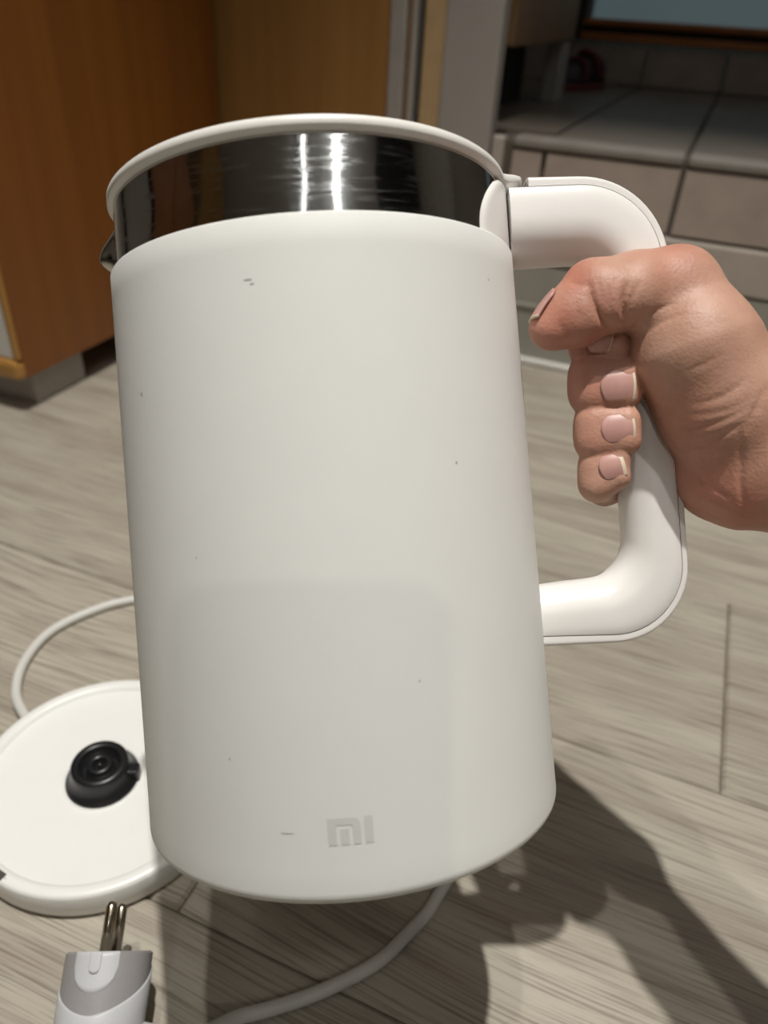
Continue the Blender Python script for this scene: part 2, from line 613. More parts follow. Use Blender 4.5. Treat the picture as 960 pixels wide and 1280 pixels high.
# rounded nosing strip along the step edge
for a, b_ in zip([-0.228] + tile_x[2:-1], tile_x[2:]):
    if a > 1.2:
        break
    sbox('nosing_tile', a + .002, b_ - .002, Y_STEP - 0.003, Y_STEP + 0.031, Z_STEP - 0.011, Z_STEP + 0.001, M['nosing'], 0.004)

# wooden framed window / panel above the back tiles
win = empty('window_1', (0.3, Y_BACK, 0.34))
tag(win, 'pale teal glazed panel in an orange wooden frame above the tiles', kind='structure')


def wbox(name, x0, x1, y0, y1, z0, z1, mat, bevel=0.0):
    return box(name, x0 - .3, x1 - .3, y0 - Y_BACK, y1 - Y_BACK, z0 - .34, z1 - .34, mat, win, bevel)


wbox('frame_rail', -0.33, 0.55, Y_BACK - 0.006, Y_BACK + 0.03, 0.346, 0.360, M['rail'], 0.002)
wbox('frame_gap', -0.33, 0.55, Y_BACK + 0.012, Y_BACK + 0.03, 0.360, 0.372, M['dark'])
wbox('frame_rail', -0.33, 0.55, Y_BACK - 0.002, Y_BACK + 0.03, 0.372, 0.384, M['rail'], 0.002)
M['teal'].node_tree.nodes['Principled BSDF'].inputs['Emission Color'].default_value = (0.42, 0.60, 0.66, 1)
M['teal'].node_tree.nodes['Principled BSDF'].inputs['Emission Strength'].default_value = 0.09   # faint glow added to lift the pane out of the dark
wbox('pane', -0.31, 0.55, Y_BACK + 0.012, Y_BACK + 0.022, 0.384, 1.25, M['teal'])
sbox('back_wall_panel', 0.59, 2.0, Y_BACK + 0.001, Y_BACK + 0.03, 0.345, 2.4, M['wall'])
wbox('frame_post', 0.55, 0.585, Y_BACK - 0.006, Y_BACK + 0.03, 0.346, 1.3, M['rail'], 0.002)
wbox('frame_post', -0.352, -0.322, Y_BACK - 0.006, Y_BACK + 0.03, 0.346, 1.3, M['dark'], 0.002)
wbox('frame_rail', -0.33, 0.55, Y_BACK - 0.006, Y_BACK + 0.03, 1.25, 1.29, M['rail'], 0.002)

# ------------------------------------------------------------------ tan cabinet on the step, on grey legs
cab2 = empty('raised_cabinet', (-0.55, 1.24, Z_STEP))
tag(cab2, 'brown wooden cabinet raised on a grey leg, standing on the tiled step', 'cabinet')


def c2(name, x0, x1, y0, y1, z0, z1, mat, bevel=0.0):
    return box(name, x0 + .55, x1 + .55, y0 - 1.24, y1 - 1.24, z0 - Z_STEP, z1 - Z_STEP, mat, cab2, bevel)


c2('body', -0.85, -0.262, 1.045, 1.435, 0.354, 1.05, M['cab_brown'], 0.003)
c2('top', -0.87, -0.252, 1.035, 1.445, 1.05, 1.075, M['cab_brown'], 0.004)
for lx in (-0.29,):
    for ly in (1.37,):
        c2('leg', lx, lx + .025, ly, ly + .06, Z_STEP, 0.356, M['plinth'], 0.002)
c2('shade_block', -0.80, -0.32, 1.05, 1.36, Z_STEP, 0.356, M['dark'])  # dark block painting in the shade of the void under the cabinet

# red and black shoe on the step
shoe = empty('shoe', (-0.285, 1.66, Z_STEP))
tag(shoe, 'small dark red and black shoe on the tiled step beside the raised brown cabinet', 'shoe')
prof = [(-0.085, 0.030, 0.062), (-0.06, 0.034, 0.072), (-0.02, 0.034, 0.066), (0.02, 0.036, 0.050), (0.06, 0.037, 0.038), (0.09, 0.030, 0.030), (0.105, 0.010, 0.018)]
P = []
for (y, w, h) in prof:
    P.append([[-w * math.cos(t) * (1 - .12 * math.sin(t)), y, 0.014 + h * max(0, math.sin(t)) ** 0.7] for t in np.linspace(0, math.pi, 13)])
up = obj('upper', grid_mesh('upper', np.array(P)), M['shoe_black'], shoe)
bm = bmesh.new()
bm.from_mesh(up.data)
bmesh.ops.holes_fill(bm, edges=bm.edges, sides=0)
bmesh.ops.recalc_face_normals(bm, faces=bm.faces)
bm.to_mesh(up.data)
bm.free()
P = []
for z in (0.0, 0.008, 0.016):
    k = 1.0 if z < .01 else 0.97
    loop = [(w * k + .003, y) for (y, w, h) in prof] + [(-(w * k + .003), y) for (y, w, h) in reversed(prof)]
    P.append([[a, b_, z] for a, b_ in loop])
so = obj('sole', grid_mesh('sole', np.array(P), close_v=True), M['shoe_red'], shoe)
bm = bmesh.new()
bm.from_mesh(so.data)
bmesh.ops.holes_fill(bm, edges=bm.edges, sides=0)
bmesh.ops.recalc_face_normals(bm, faces=bm.faces)
bm.to_mesh(so.data)
bm.free()
cl = catmull([(0.036, -0.05, 0.03), (0.026, -0.03, 0.075), (0, -0.02, 0.086), (-0.026, -0.03, 0.075), (-0.036, -0.05, 0.03)], 8)
obj('collar_band', tube_mesh('collar_band', cl, 0.008, 10), M['shoe_red'], shoe)
cl = catmull([(0.038, 0.02, 0.02), (0.030, 0.015, 0.055), (0, 0.012, 0.068), (-0.030, 0.015, 0.055), (-0.038, 0.02, 0.02)], 8)
obj('instep_strap', tube_mesh('instep_strap', cl, 0.007, 10), M['shoe_red'], shoe)
shoe.rotation_euler.z = math.radians(155)
shoe.scale = (0.72, 0.72, 0.72)

# ------------------------------------------------------------------ orange wooden cabinet, left
cab = empty('wooden_cabinet', (-0.95, 0.75, 0))
tag(cab, 'orange-brown wooden cabinet with a white front panel on a low grey plinth', 'cabinet')


def c1(name, x0, x1, y0, y1, z0, z1, mat, bevel=0.0, parent=None):
    return box(name, x0 + .95, x1 + .95, y0 - .75, y1 - .75, z0, z1, mat, parent or cab, bevel)


c1('side_panel', -0.640, -0.620, 0.5425, 0.942, 0.040, 0.95, M['cab_side'], 0.0015)
c1('side_panel', -1.30, -1.28, 0.5425, 0.942, 0.040, 0.95, M['cab_side'], 0.0015)
c1('front_stile', -0.6275, -0.6203, 0.5370, 0.5424, 0.062, 0.95, M['cab_edge'], 0.0015)
c1('bottom_rail', -1.30, -0.6205, 0.5330, 0.552, 0.0385, 0.061, M['cab_edge'], 0.006)
c1('front_panel', -1.29, -0.6280, 0.5385, 0.5424, 0.062, 0.95, M['door_white'], 0.001)
c1('bottom_board', -1.28, -0.641, 0.553, 0.942, 0.042, 0.06, M['cab_side'])
c1('back_board', -1.28, -0.641, 0.930, 0.942, 0.06, 0.95, M['cab_side'])
c1('worktop', -1.31, -0.610, 0.525, 0.944, 0.9505, 0.98, M['cab_edge'], 0.004)
c1('plinth', -1.27, -0.632, 0.560, 0.638, 0.0, 0.0415, M['plinth'], 0.002)
c1('foot_board', -1.27, -0.66, 0.86, 0.90, 0.0, 0.0415, M['dark'], 0.002)

# ------------------------------------------------------------------ power base with cord and plug
BX, BY = -0.236, 0.1935
base = empty('power_base', (BX, BY, 0))
tag(base, 'round white kettle power base with black connector, grey cord and plug, on the floor', 'power base')
RB, HB = 0.0735, 0.0188
notch_a = math.atan2(0.1268 - BY, -0.2407 - BX)
prof = [(0, 0.0), (RB - .004, 0.0), (RB - .001, 0.0015), (RB, 0.004), (RB - .0006, HB - .0022), (RB - .0012, HB - .0008), (RB - .0026, HB), (RB - .0058, HB),
        (RB - .0075, HB - .0006), (RB - .009, HB - .0026), (RB - .0125, HB - .0034), (0.05, HB - .0036), (0.0225, HB - .0036), (0, HB - .0036)]


sharp(obj('base_body', lathe_mesh('base_body', prof, 200), M['base_white'], base), 40)
sl = box_bm(-0.0052, 0.0052, -0.0019, 0.0019, -0.0012, 0.0002, 0)
bmesh.ops.bevel(sl, geom=[e for e in sl.edges if abs(e.verts[0].co.z - e.verts[1].co.z) > 1e-4], offset=0.0018, segments=6, affect='EDGES')
so2 = obj('rim_slot', sl, M['gap'], base, False)
so2.location = ((RB - .0040) * math.cos(notch_a - .03), (RB - .0040) * math.sin(notch_a - .03), HB)
so2.rotation_euler.z = notch_a - .03 + math.pi / 2
zt = HB - .0036
con = obj('connector', lathe_mesh('connector', [(0.0205, zt - .001), (0.0205, zt + .0012), (0.0198, zt + .002), (0.0180, zt + .0035), (0.0160, zt + .0085), (0.0158, zt + .0125), (0.0150, zt + .0138), (0.0118, zt + .0140),
                                                 (0.0110, zt + .0132), (0.0105, zt + .006), (0.0075, zt + .006), (0.0072, zt + .0125), (0.0064, zt + .0132), (0.0040, zt + .0132), (0.0036, zt + .0125), (0.0034, zt + .008), (0, zt + .008)], 64), M['black'], base)
obj('centre_pin', lathe_mesh('centre_pin', [(0, zt + .0125), (0.001, zt + .0124), (0.0014, zt + .0118), (0.0014, zt + .007)], 24), M['black'], con)
kb = box_bm(-0.004, 0.004, -0.0035, 0.0035, 0, 0.008, 0.001)
kk = obj('key_tab', kb, M['black'], con, False)
kk.location = (0.0158, 0.0075, zt + .001)
kk.rotation_euler.z = 0.45
rb = obj('inner_ring', lathe_mesh('inner_ring', [(0.0222, zt - .0005), (0.0222, zt + .0004), (0.0212, zt + .0004), (0.0212, zt - .0005)], 64), M['base_white'], base)

PLUG_AZ, PLUG_EL, PLUG_ROLL = 25.0, 25.0, -3.0
PLUG_P = (-0.15823, 0.1105, 0.040)
pm = Matrix.Translation((PLUG_P[0] - BX, PLUG_P[1] - BY, PLUG_P[2])) @ Matrix.Rotation(math.radians(PLUG_AZ), 4, 'Z') @ Matrix.Rotation(math.radians(PLUG_EL), 4, 'X') @ Matrix.Rotation(math.radians(PLUG_ROLL), 4, 'Y')   # local +Y is the pin direction
pe0 = pm @ Vector((0.024, -0.0335, -0.002))
pe1 = pm @ Vector((0.036, -0.0345, -0.003))
CR = 0.0033
cpath = [(-0.300, 0.2080, 0.008), (-0.3180, 0.2150, 0.006), (-0.3380, 0.2280, CR), (-0.3530, 0.250, CR), (-0.3590, 0.280, CR), (-0.3490, 0.309, CR), (-0.3290, 0.335, CR), (-0.28, 0.370, CR), (-0.20, 0.390, CR), (-0.11, 0.370, CR), (-0.05, 0.315, CR),
         (-0.0330, 0.255, CR), (-0.0365, 0.2115, CR), (-0.0435, 0.190, CR), (-0.0535, 0.1690, CR), (-0.0725, 0.1470, CR), (-0.0900, 0.1315, CR), (-0.1030, 0.1200, 0.006), (pe1.x + BX, pe1.y + BY, pe1.z), (pe0.x + BX, pe0.y + BY, pe0.z)]
cp = catmull([(x - BX, y - BY, z) for x, y, z in cpath], 14)
obj('power_cord', tube_mesh('power_cord', cp, CR, 14), M['cable'], base)

# plug: local frame t = backwards from the face, l = lateral, z up
RC = 0.0184


def cyl_pt(r, phi, t):
    return (r * math.sin(phi), -t, r * math.cos(phi))


nphi = 72
phis = np.linspace(-math.pi, math.pi, nphi, endpoint=False)
P = [[cyl_pt(r, p, t) for (r, t) in ((0, 0), (RC - .001, 0), (RC, 0.0008), (RC, 0.012), (RC, 0.026), (0.0, 0.026))] for p in phis]
plug_front = sharp(obj('plug_collar', grid_mesh('plug_collar', np.array(P), close_u=True), M['plug_grey'], base))
plug_front.matrix_local = pm


def t0(phi):
    return 0.0225 - 0.0185 * (1 - math.cos(min(abs(phi), 1.9) * 0.78)) ** 0.8


P = []
for p in phis:
    s = t0(p)
    row = [cyl_pt(RC - .0012, p, s), cyl_pt(RC + .0003, p, s + .0004), cyl_pt(RC + .0006, p, s + .0014)]
    for k, (rr, tt) in enumerate(((1.0, .3), (0.97, .55), (0.92, .75), (0.82, .90), (0.6, .98), (0.0, 1.0))):
        row.append(cyl_pt((RC + .0004) * rr, p, s + (0.047 - s) * tt))
    P.append(row)
pb = obj('plug_body', grid_mesh('plug_body', np.array(P), close_u=True), M['plug_light'], base)
pb.matrix_local = pm


def u_patch(name, half, length, raise_, mat):
    rows = []
    n = 15
    for i in range(n):
        l = -half + 2 * half * i / (n - 1)
        ln = length - half * 0.95 + half * 0.95 * math.sqrt(max(0, 1 - (l / half) ** 2))
        phi = l / RC
        for_row = [cyl_pt(RC - .0004, phi, 0.0)]
        for j in range(9):
            for_row.append(cyl_pt(RC + raise_ - (.0002 if i in (0, n - 1) else 0), phi, 0.0002 + (ln - .0002) * j / 8))
        for_row.append(cyl_pt(RC - .0004, phi, ln + .0003))
        rows.append(for_row)
    o = obj(name, grid_mesh(name, np.array(rows)), mat, plug_front)
    return o


u_patch('earth_recess', 0.0095, 0.0148, 0.00035, M['plug_light'])
u_patch('earth_rib', 0.0023, 0.0080, 0.0011, M['plug_light'])
for zz, ll in ((0.0092, 0.0005), (-0.0092, -0.0003)):
    pin = lathe_mesh('pin', [(0, 0.0195), (0.0012, 0.0193), (0.0020, 0.0186), (0.0024, 0.0172), (0.0024, -0.001), (0, -0.001)], 20)
    po = obj('pin', pin, M['pin'], plug_front)
    po.matrix_local = Matrix.Translation((ll, 0, zz)) @ Matrix.Rotation(-math.pi / 2, 4, 'X')
tp = [(0.010, -0.0335, -0.002), (0.018, -0.0335, -0.002), (0.0275, -0.0337, -0.002)]
sr = obj('strain_relief', tube_mesh('strain_relief', catmull(tp, 6), np.linspace(0.0085, 0.0058, 13), 24), M['plug_light'], pb)
sharp(sr)

# ------------------------------------------------------------------ the kettle (local: z = kettle axis, x = towards handle, y = away from camera)
KB = np.array([-0.0104, -0.1048, -0.2767])
ax = np.array([-0.0745, 1.0, 0.0518])
ax /= np.linalg.norm(ax)
kx = np.cross(ax, [0, 0, 1.0])
kx /= np.linalg.norm(kx)
kz = np.cross(kx, ax)                          # towards the viewer
az0 = math.radians(1.5)
kxx = math.cos(az0) * kx + math.sin(az0) * kz
kyy = np.cross(ax, kxx)                        # right-handed: x, y, z(axis)
KM = Matrix.Identity(4)
for j, v in enumerate((kxx, kyy, ax)):
    w = CAM_R @ v
    for i in range(3):
        KM[i][j] = float(w[i])
wb_ = to_world(KB)
for i in range(3):
    KM[i][3] = float(wb_[i])
kettle = empty('electric_kettle', mat=KM)
tag(kettle, 'white electric kettle with polished steel band, lid and D-shaped handle, held above the floor', 'kettle')
R_B, R_T, H_W = 0.0727, 0.0693, 0.1888


def r_body(h):
    return R_B + (R_T - R_B) * h / H_W


fil = 0.0042
prof = [(0, 0.0006), (0.060, 0.0006), (0.064, 0.0), (R_B - fil, 0.0)]
for k in range(1, 9):
    a = math.pi / 2 * k / 8
    prof.append((R_B - fil + fil * math.sin(a), fil - fil * math.cos(a)))
for h in np.linspace(0.01, H_W - 0.0006, 24):
    prof.append((r_body(h), h))
prof += [(r_body(H_W) - .0003, H_W - .0001), (r_body(H_W) - .0008, H_W), (R_T - .0022, H_W), (R_T - .0026, H_W - .003), (R_T - .006, H_W - .003)]
body = sharp(obj('kettle_body', lathe_mesh('kettle_body', prof, 224), M['white'], kettle), 50)

# steel band with the pouring lip opposite the handle
RS, H_S0, H_S1 = 0.0672, H_W - 0.003, 0.2112


def lip(r, z, a):
    d = abs((a - math.pi + math.pi) % (2 * math.pi) - math.pi)
    s = (z - H_S0) / (H_S1 - H_S0)
    if r < 0.06:
        return r, z
    v = max(0.0, 1 - (d / 0.23) ** 2) ** 2
    prof_ = max(0.0, min(1.0, (s - 0.18) / 0.42))
    prof_ = prof_ * prof_ * (3 - 2 * prof_)
    if s > 0.62:
        prof_ *= max(0.0, 1 - ((s - 0.62) / 0.38) ** 1.6 * 0.95)
    return r + 0.0098 * v * prof_, z


prof = [(RS - .0015, H_S0)] + [(RS - 0.0006 * (k / 16), H_S0 + (H_S1 - H_S0) * k / 16) for k in range(17)] + [(RS - .004, H_S1)]
obj('steel_band', lathe_mesh('steel_band', prof, 360, lip), M['steel'], kettle)

# lid with a tab reaching the handle
RL, HL = 0.0684, 0.2145


def lid_tab(r, z, a):
    d = abs((a + math.pi) % (2 * math.pi) - math.pi)
    if r < 0.055:
        return r, z
    v = max(0.0, 1 - d / 0.26)
    v = v * v * (3 - 2 * v)
    w = (r - 0.055) / (RL - 0.055)
    return r + 0.0068 * v * w, z + 0.0036 * v * w ** 2


prof = [(0, 0.2105), (0.060, 0.2105), (RL - .0042, 0.2100), (RL - .0036, 0.2098), (RL - .0004, 0.2114), (RL, 0.2120), (RL - .0001, HL - .0006), (RL - .0007, HL), (0.064, HL + .0006), (0.058, HL + .0010),
        (0.050, HL + .0012), (0.0, HL + .0014)]
lid = sharp(obj('lid', lathe_mesh('lid', prof, 288, lid_tab), M['lid_white'], kettle), 60)
obj('lid_seal', lathe_mesh('lid_seal', [(0.0640, 0.2090), (0.0655, 0.2090), (0.0660, 0.2106), (0.0640, 0.2106)], 128), M['gap'], kettle)

# white saddle on the steel band, under the top of the handle
rows = []
for h in np.linspace(H_W - .004, 0.2094, 16):
    s = (h - H_W) / (0.2094 - H_W)
    wa = math.radians(36.5) * (1 - 0.42 * max(0, s) ** 2.2)
    row = []
    for a in np.linspace(-wa, wa, 41):
        e = 1 - (abs(a) / wa) ** 8
        r = RS - .0008 + 0.0022 * max(0, e) ** 0.5
        row.append((r * math.cos(a), r * math.sin(a), h))
    rows.append(row)
obj('handle_saddle', grid_mesh('handle_saddle', np.array(rows)), M['handle_white'], kettle)


# handle: inner, seam and outer outlines in the (r, h) plane, all with the same count
def outline(p, q, s, t, r1, r2, n_line=14, n_arc=16):
    """p -> q(round r1) -> s(round r2) -> t"""
    p, q, s, t = [np.array(v, float) for v in (p, q, s, t)]

    def fillet(a, b, c, r):
        u, v = (a - b) / np.linalg.norm(a - b), (c - b) / np.linalg.norm(c - b)
        half = math.acos(np.clip(u @ v, -1, 1)) / 2
        d = r / math.tan(half)
        cen = b + (u + v) / np.linalg.norm(u + v) * r / math.sin(half)
        p0, p1 = b + u * d, b + v * d
        a0, a1 = math.atan2(*(p0 - cen)[::-1]), math.atan2(*(p1 - cen)[::-1])
        da = (a1 - a0 + math.pi) % (2 * math.pi) - math.pi
        return [cen + r * np.array([math.cos(a0 + da * k / n_arc), math.sin(a0 + da * k / n_arc)]) for k in range(n_arc + 1)]
    f1, f2 = fillet(p, q, s, r1), fillet(q, s, t, r2)
    L = [p + (f1[0] - p) * k / n_line for k in range(n_line)] + f1 + [f1[-1] + (f2[0] - f1[-1]) * k / n_line for k in range(1, n_line)] + f2 + [f2[-1] + (t - f2[-1]) * k / n_line for k in range(1, n_line + 1)]
    return np.array(L) / 1000.0


out = outline((68.4, 214.9), (121.6, 212.3), (123.4, 51.6), (66, 52.6), 31, 26)
inn = outline((68.4, 187.0), (102.4, 186.4), (103.4, 75.6), (66, 73.0), 11, 14)
m_ = len(out)
wid = np.interp(np.linspace(0, 1, m_), [0, .35, .7, 1], [0.0145, 0.0125, 0.0115, 0.0110])   # half width across the plane
d_ = out - inn
L_ = np.linalg.norm(d_, axis=1)[:, None]
seam = out - d_ / L_ * np.interp(np.linspace(0, 1, m_), [0, .45, .6, 1], [0.0044, 0.0030, 0.0030, 0.0044])[:, None]


def handle_part(name, lo, hi, mat, shrink=0.0, i0=0, boxy=False):
    nq = 40
    P = []
    for i in range(i0, m_):
        a, b_ = inn[i], out[i]
        ln = np.linalg.norm(b_ - a)
        e = (b_ - a) / ln
        ulo = (np.linalg.norm(lo[i] - a)) / ln
        uhi = (np.linalg.norm(hi[i] - a)) / ln
        loop = []
        # superellipse in centred coords c in [-1,1]; exponent 2.3 inside, squarer outside
        def half(c):
            p_ = 2.2 if c < 0 else 3.4
            return max(0.0, 1 - abs(c) ** p_) ** (1 / p_)
        k = np.linspace(0, 1, nq // 2)
        kk_ = 0.5 - 0.5 * np.cos(k * math.pi)
        us = ulo + (uhi - ulo) * kk_
        if boxy:
            h0 = half(2 * ulo - 1)
            side = [(u, h0 * max(0.0, 1 - ((u - ulo) / (uhi - ulo)) ** 7) ** (1 / 3.0)) for u in us]
        else:
            side = [(u, half(2 * u - 1)) for u in us]
        for u, w_ in side:
            loop.append((u, w_))
        for u, w_ in reversed(side):
            loop.append((u, -w_))
        ring = []
        for u, w_ in loop:
            q = a + e * ln * u
            ring.append((q[0], w_ * (wid[i] - shrink), q[1]))
        P.append(ring)
    me = grid_mesh(name, np.array(P), close_v=True)
    bm = bmesh.new()
    bm.from_mesh(me)
    bmesh.ops.remove_doubles(bm, verts=bm.verts, dist=2e-6)
    bmesh.ops.holes_fill(bm, edges=bm.edges, sides=0)
    bmesh.ops.recalc_face_normals(bm, faces=bm.faces)
    bm.to_mesh(me)
    bm.free()
    return sharp(obj(name, me, mat, kettle), 38)


gap = d_ / L_ * 0.00018
hg = handle_part('handle_grip', inn, seam - gap, M['handle_white'])
hc = handle_part('handle_cover', seam + gap, out, M['handle_white'], 0.0, 4, True)
core_lo = inn + d_ * 0.15
core_hi = inn + d_ * 0.97
handle_part('seam_core', core_lo, core_hi, M['seam'], 0.0007, 4)


# logo: printed patches that follow the wall
def on_wall(az, h, off=0.00012):
    r = r_body(h) + off
    return (r * math.cos(az), r * math.sin(az), h)


logo = empty('brand_mark')
logo.parent = kettle
LAZ, LH = math.radians(-(87.96 - 1.5)), 0.02154
mmx = 1.0 / (0.0722 * 1000)


def mark(poly_fn, name='mark_stroke', nx=8, ny=10):
    rows = []
    for i in range(nx + 1):
        row = []
        for j in range(ny + 1):
            x, y = poly_fn(i / nx, j / ny)
            row.append(on_wall(LAZ + x * mmx, LH + y / 1000.0))
        rows.append(row)
    return obj(name, grid_mesh(name, np.array(rows)), M['logo_grey'], logo)


def rect(x0, x1, y0, y1):
    return lambda u, v: (x0 + (x1 - x0) * u, y0 + (y1 - y0) * v)


# the m: one arch with a rounded right shoulder, then its inner bar, then the i
arch_o = [(-6.2, -3.75), (-6.2, 3.75), (0.6, 3.75), (1.8, 3.45), (2.6, 2.65), (2.9, 1.5), (2.9, -3.75)]
arch_i = [(-3.8, -3.75), (-3.8, 1.75), (-0.2, 1.75), (0.3, 1.65), (0.55, 1.4), (0.65, 0.9), (0.65, -3.75)]


def arch(u, v):
    k = u * (len(arch_o) - 1)
    i = min(int(k), len(arch_o) - 2)
    f = k - i
    o = [arch_o[i][q] + (arch_o[i + 1][q] - arch_o[i][q]) * f for q in (0, 1)]
    n_ = [arch_i[i][q] + (arch_i[i + 1][q] - arch_i[i][q]) * f for q in (0, 1)]
    return o[0] + (n_[0] - o[0]) * v, o[1] + (n_[1] - o[1]) * v


mark(arch, nx=36, ny=4)
mark(rect(-2.75, -0.35, -3.75, 0.75))
mark(rect(3.9, 6.25, -3.75, 3.75))

# small scuffs and specks on the wall
for (a, h, lx, ly) in ((101.77, 21.45, 2.0, 0.12), (101.2, 172.2, 1.3, 0.16), (100.3, 171.0, 0.7, 0.14), (114.69, 41.4, 0.35, 0.35), (55.74, 119.45, 0.4, 0.35), (136.3, 146.7, 0.55, 0.5), (38.2, 173.6, 0.35, 0.35), (120, 98, .3, .3), (70, 60, .3, .3)):
    az = math.radians(-(a - 1.5))
    rows = [[on_wall(az + mmx * lx * x_ * math.sqrt(max(0.05, 1 - y_ * y_)), (h + ly * y_) / 1000) for y_ in np.linspace(-1, 1, 7)] for x_ in np.linspace(-1, 1, 7)]
    obj('scuff_mark', grid_mesh('scuff_mark', np.array(rows)), M['scuff'], kettle)


# ------------------------------------------------------------------ the hand (signed distance field -> one continuous mesh)
def U(px, py, d):
    return cam_pt(px, py, d / 1000.0)


def sd_cone(P, a, b, r1, r2):
    ba = b - a
    l2 = ba @ ba
    t = np.clip((P - a) @ ba / l2, 0, 1)
    q = P - a - t[:, None] * ba
    return np.sqrt((q * q).sum(1)) - (r1 + (r2 - r1) * t)


def smin(a, b, k):
    h = np.clip(0.5 + 0.5 * (b - a) / k, 0, 1)
    return b + (a - b) * h - k * h * (1 - h)


def chain(P, pts, k):
    d = None
    if len(pts) == 1:
        c = U(*pts[0][:3])
        return np.linalg.norm(P - c, axis=1) - pts[0][3] / 1000
    for (p, q) in zip(pts[:-1], pts[1:]):
        e = sd_cone(P, U(*p[:3]), U(*q[:3]), p[3] / 1000, q[3] / 1000)
        d = e if d is None else smin(d, e, k)
    return d


PALM = [
    [(848, 376, 247, 13), (867, 434, 247, 19.6), (902, 503, 250, 20.4), (950, 554, 250, 18.5)],        # thenar
    [(844, 358, 248, 11.6), (886, 448, 253, 11.5), (985, 536, 252, 15.5)],                            # thumb metacarpal ridge
    [(846, 398, 289, 10.5), (985, 528, 264, 14.5)],                                                # index metacarpal
    [(854, 452, 291, 11), (985, 545, 266, 15.5)],
    [(856, 510, 291, 11), (985, 565, 265, 16.5)],
    [(853, 562, 288, 10.5), (900, 590, 271, 14.5), (985, 592, 257, 17.5)],
    [(893, 598, 258, 13.5), (925, 600, 254, 15.5), (985, 594, 250, 18)],                            # hypothenar
    [(985, 535, 256, 18.5), (1120, 580, 225, 20), (1400, 690, 185, 25)],                            # wrist and forearm, thumb side
    [(985, 587, 256, 18.0), (1120, 640, 225, 20), (1400, 760, 185, 25)],
]
FINGERS = [
    [(846, 398, 289, 10.8), (754, 424, 284, 10.0), (736, 424, 254, 8.6), (767, 424, 250.5, 7.8)],
    [(854, 452, 291, 11.0), (745, 478, 284, 10.6), (739, 480, 254, 9.6), (780, 480, 250.3, 8.7)],
    [(856, 510, 291, 10.8), (749, 540, 283, 10.0), (743, 539, 254, 8.8), (782, 538, 250.2, 8.0)],
    [(853, 562, 288, 10.2), (756, 598, 280, 9.0), (746, 593, 255, 8.2), (773, 584, 251, 7.0)],
]
THUMB = [(845, 358, 247, 12.0), (795, 362, 245, 11.6), (742, 365, 243, 9.8), (712, 392, 242.5, 8.2), (684, 411, 242.5, 5.8)]
THUMB2 = [(752, 382, 240.5, 8.6), (724, 402, 241.5, 7.2), (698, 413, 242, 5.4)]
THUMB3 = [(790, 370, 240, 8.8), (772, 372, 240, 8.5)]

# skin creases: polylines (seen from the front), depth mm, width px, only on surfaces nearer than a distance
CREASES = [
    ([(735, 352), (742, 378), (752, 400), (764, 412)], 1.5, 4.0),
    ([(785, 352), (779, 372), (779, 392), (783, 404)], 1.6, 4.5),
    ([(800, 352), (792, 366), (786, 384), (790, 402)], 0.8, 3.5),
    ([(757, 345), (760, 365), (764, 388)], 0.45, 3),
    ([(770, 342), (771, 362), (772, 385)], 0.45, 3),
    ([(746, 342), (750, 362), (756, 384)], 0.4, 3),
    ([(845, 378), (820, 388), (800, 398), (789, 412)], 0.6, 3),
    ([(858, 392), (830, 402), (806, 418)], 0.5, 3),
    ([(905, 440), (880, 455), (855, 466)], 0.45, 3),
    ([(938, 470), (915, 488), (890, 500), (866, 505)], 0.6, 3.5),
    ([(945, 492), (920, 508), (895, 516), (858, 520)], 0.55, 3.2),
    ([(845, 530), (865, 536), (890, 530), (915, 520), (940, 505)], 0.8, 3.5),
    ([(848, 556), (870, 558), (890, 552), (912, 538), (930, 528)], 1.1, 4),
    ([(866, 590), (885, 606), (905, 618), (925, 632)], 0.6, 3.2),
    ([(858, 580), (880, 600), (900, 606)], 0.35, 3),
    ([(890, 625), (915, 635), (940, 645)], 0.5, 3),
    ([(925, 530), (927, 565), (926, 600), (930, 630), (942, 650)], 1.0, 4.5),
    ([(960, 480), (942, 515), (930, 545)], 0.8, 4),
    ([(712, 352), (722, 356), (733, 356)], 0.5, 3),
    ([(698, 398), (704, 412), (712, 420)], 0.35, 2.6),
    ([(718, 376), (722, 390), (728, 402)], 0.3, 2.6),
]


CR_S = [(catmull(p_, 5), d_e * 0.85, w_e * 0.8) for p_, d_e, w_e in CREASES]


def crease_field(P):
    px = 480 + F_PX * P[:, 0] / -P[:, 2]
    py = 640 - F_PX * P[:, 1] / -P[:, 2]
    dep = np.zeros(len(P))
    x0, x1, y0, y1 = px.min(), px.max(), py.min(), py.max()
    if P[:, 2].max() < -0.2625:
        return dep
    near = np.clip((0.262 + P[:, 2]) / 0.006, 0, 1)
    for pts, dp, w in CR_S:
        m = 3 * w
        if pts[:, 0].min() - m > x1 or pts[:, 0].max() + m < x0 or pts[:, 1].min() - m > y1 or pts[:, 1].max() + m < y0:
            continue
        nseg = len(pts) - 1
        for si, (a, b) in enumerate(zip(pts[:-1], pts[1:])):
            if min(a[0], b[0]) - m > x1 or max(a[0], b[0]) + m < x0 or min(a[1], b[1]) - m > y1 or max(a[1], b[1]) + m < y0:
                continue
            vx, vy = b - a
            t = np.clip(((px - a[0]) * vx + (py - a[1]) * vy) / (vx * vx + vy * vy + 1e-9), 0, 1)
            q2 = (px - a[0] - t * vx) ** 2 + (py - a[1] - t * vy) ** 2
            taper = np.sin(np.pi * np.clip((si + t) / nseg, 0.0, 1.0)) ** 0.7
            dep = np.maximum(dep, dp / 1000 * taper * np.exp(-q2 / (w * w)))
    return dep * near


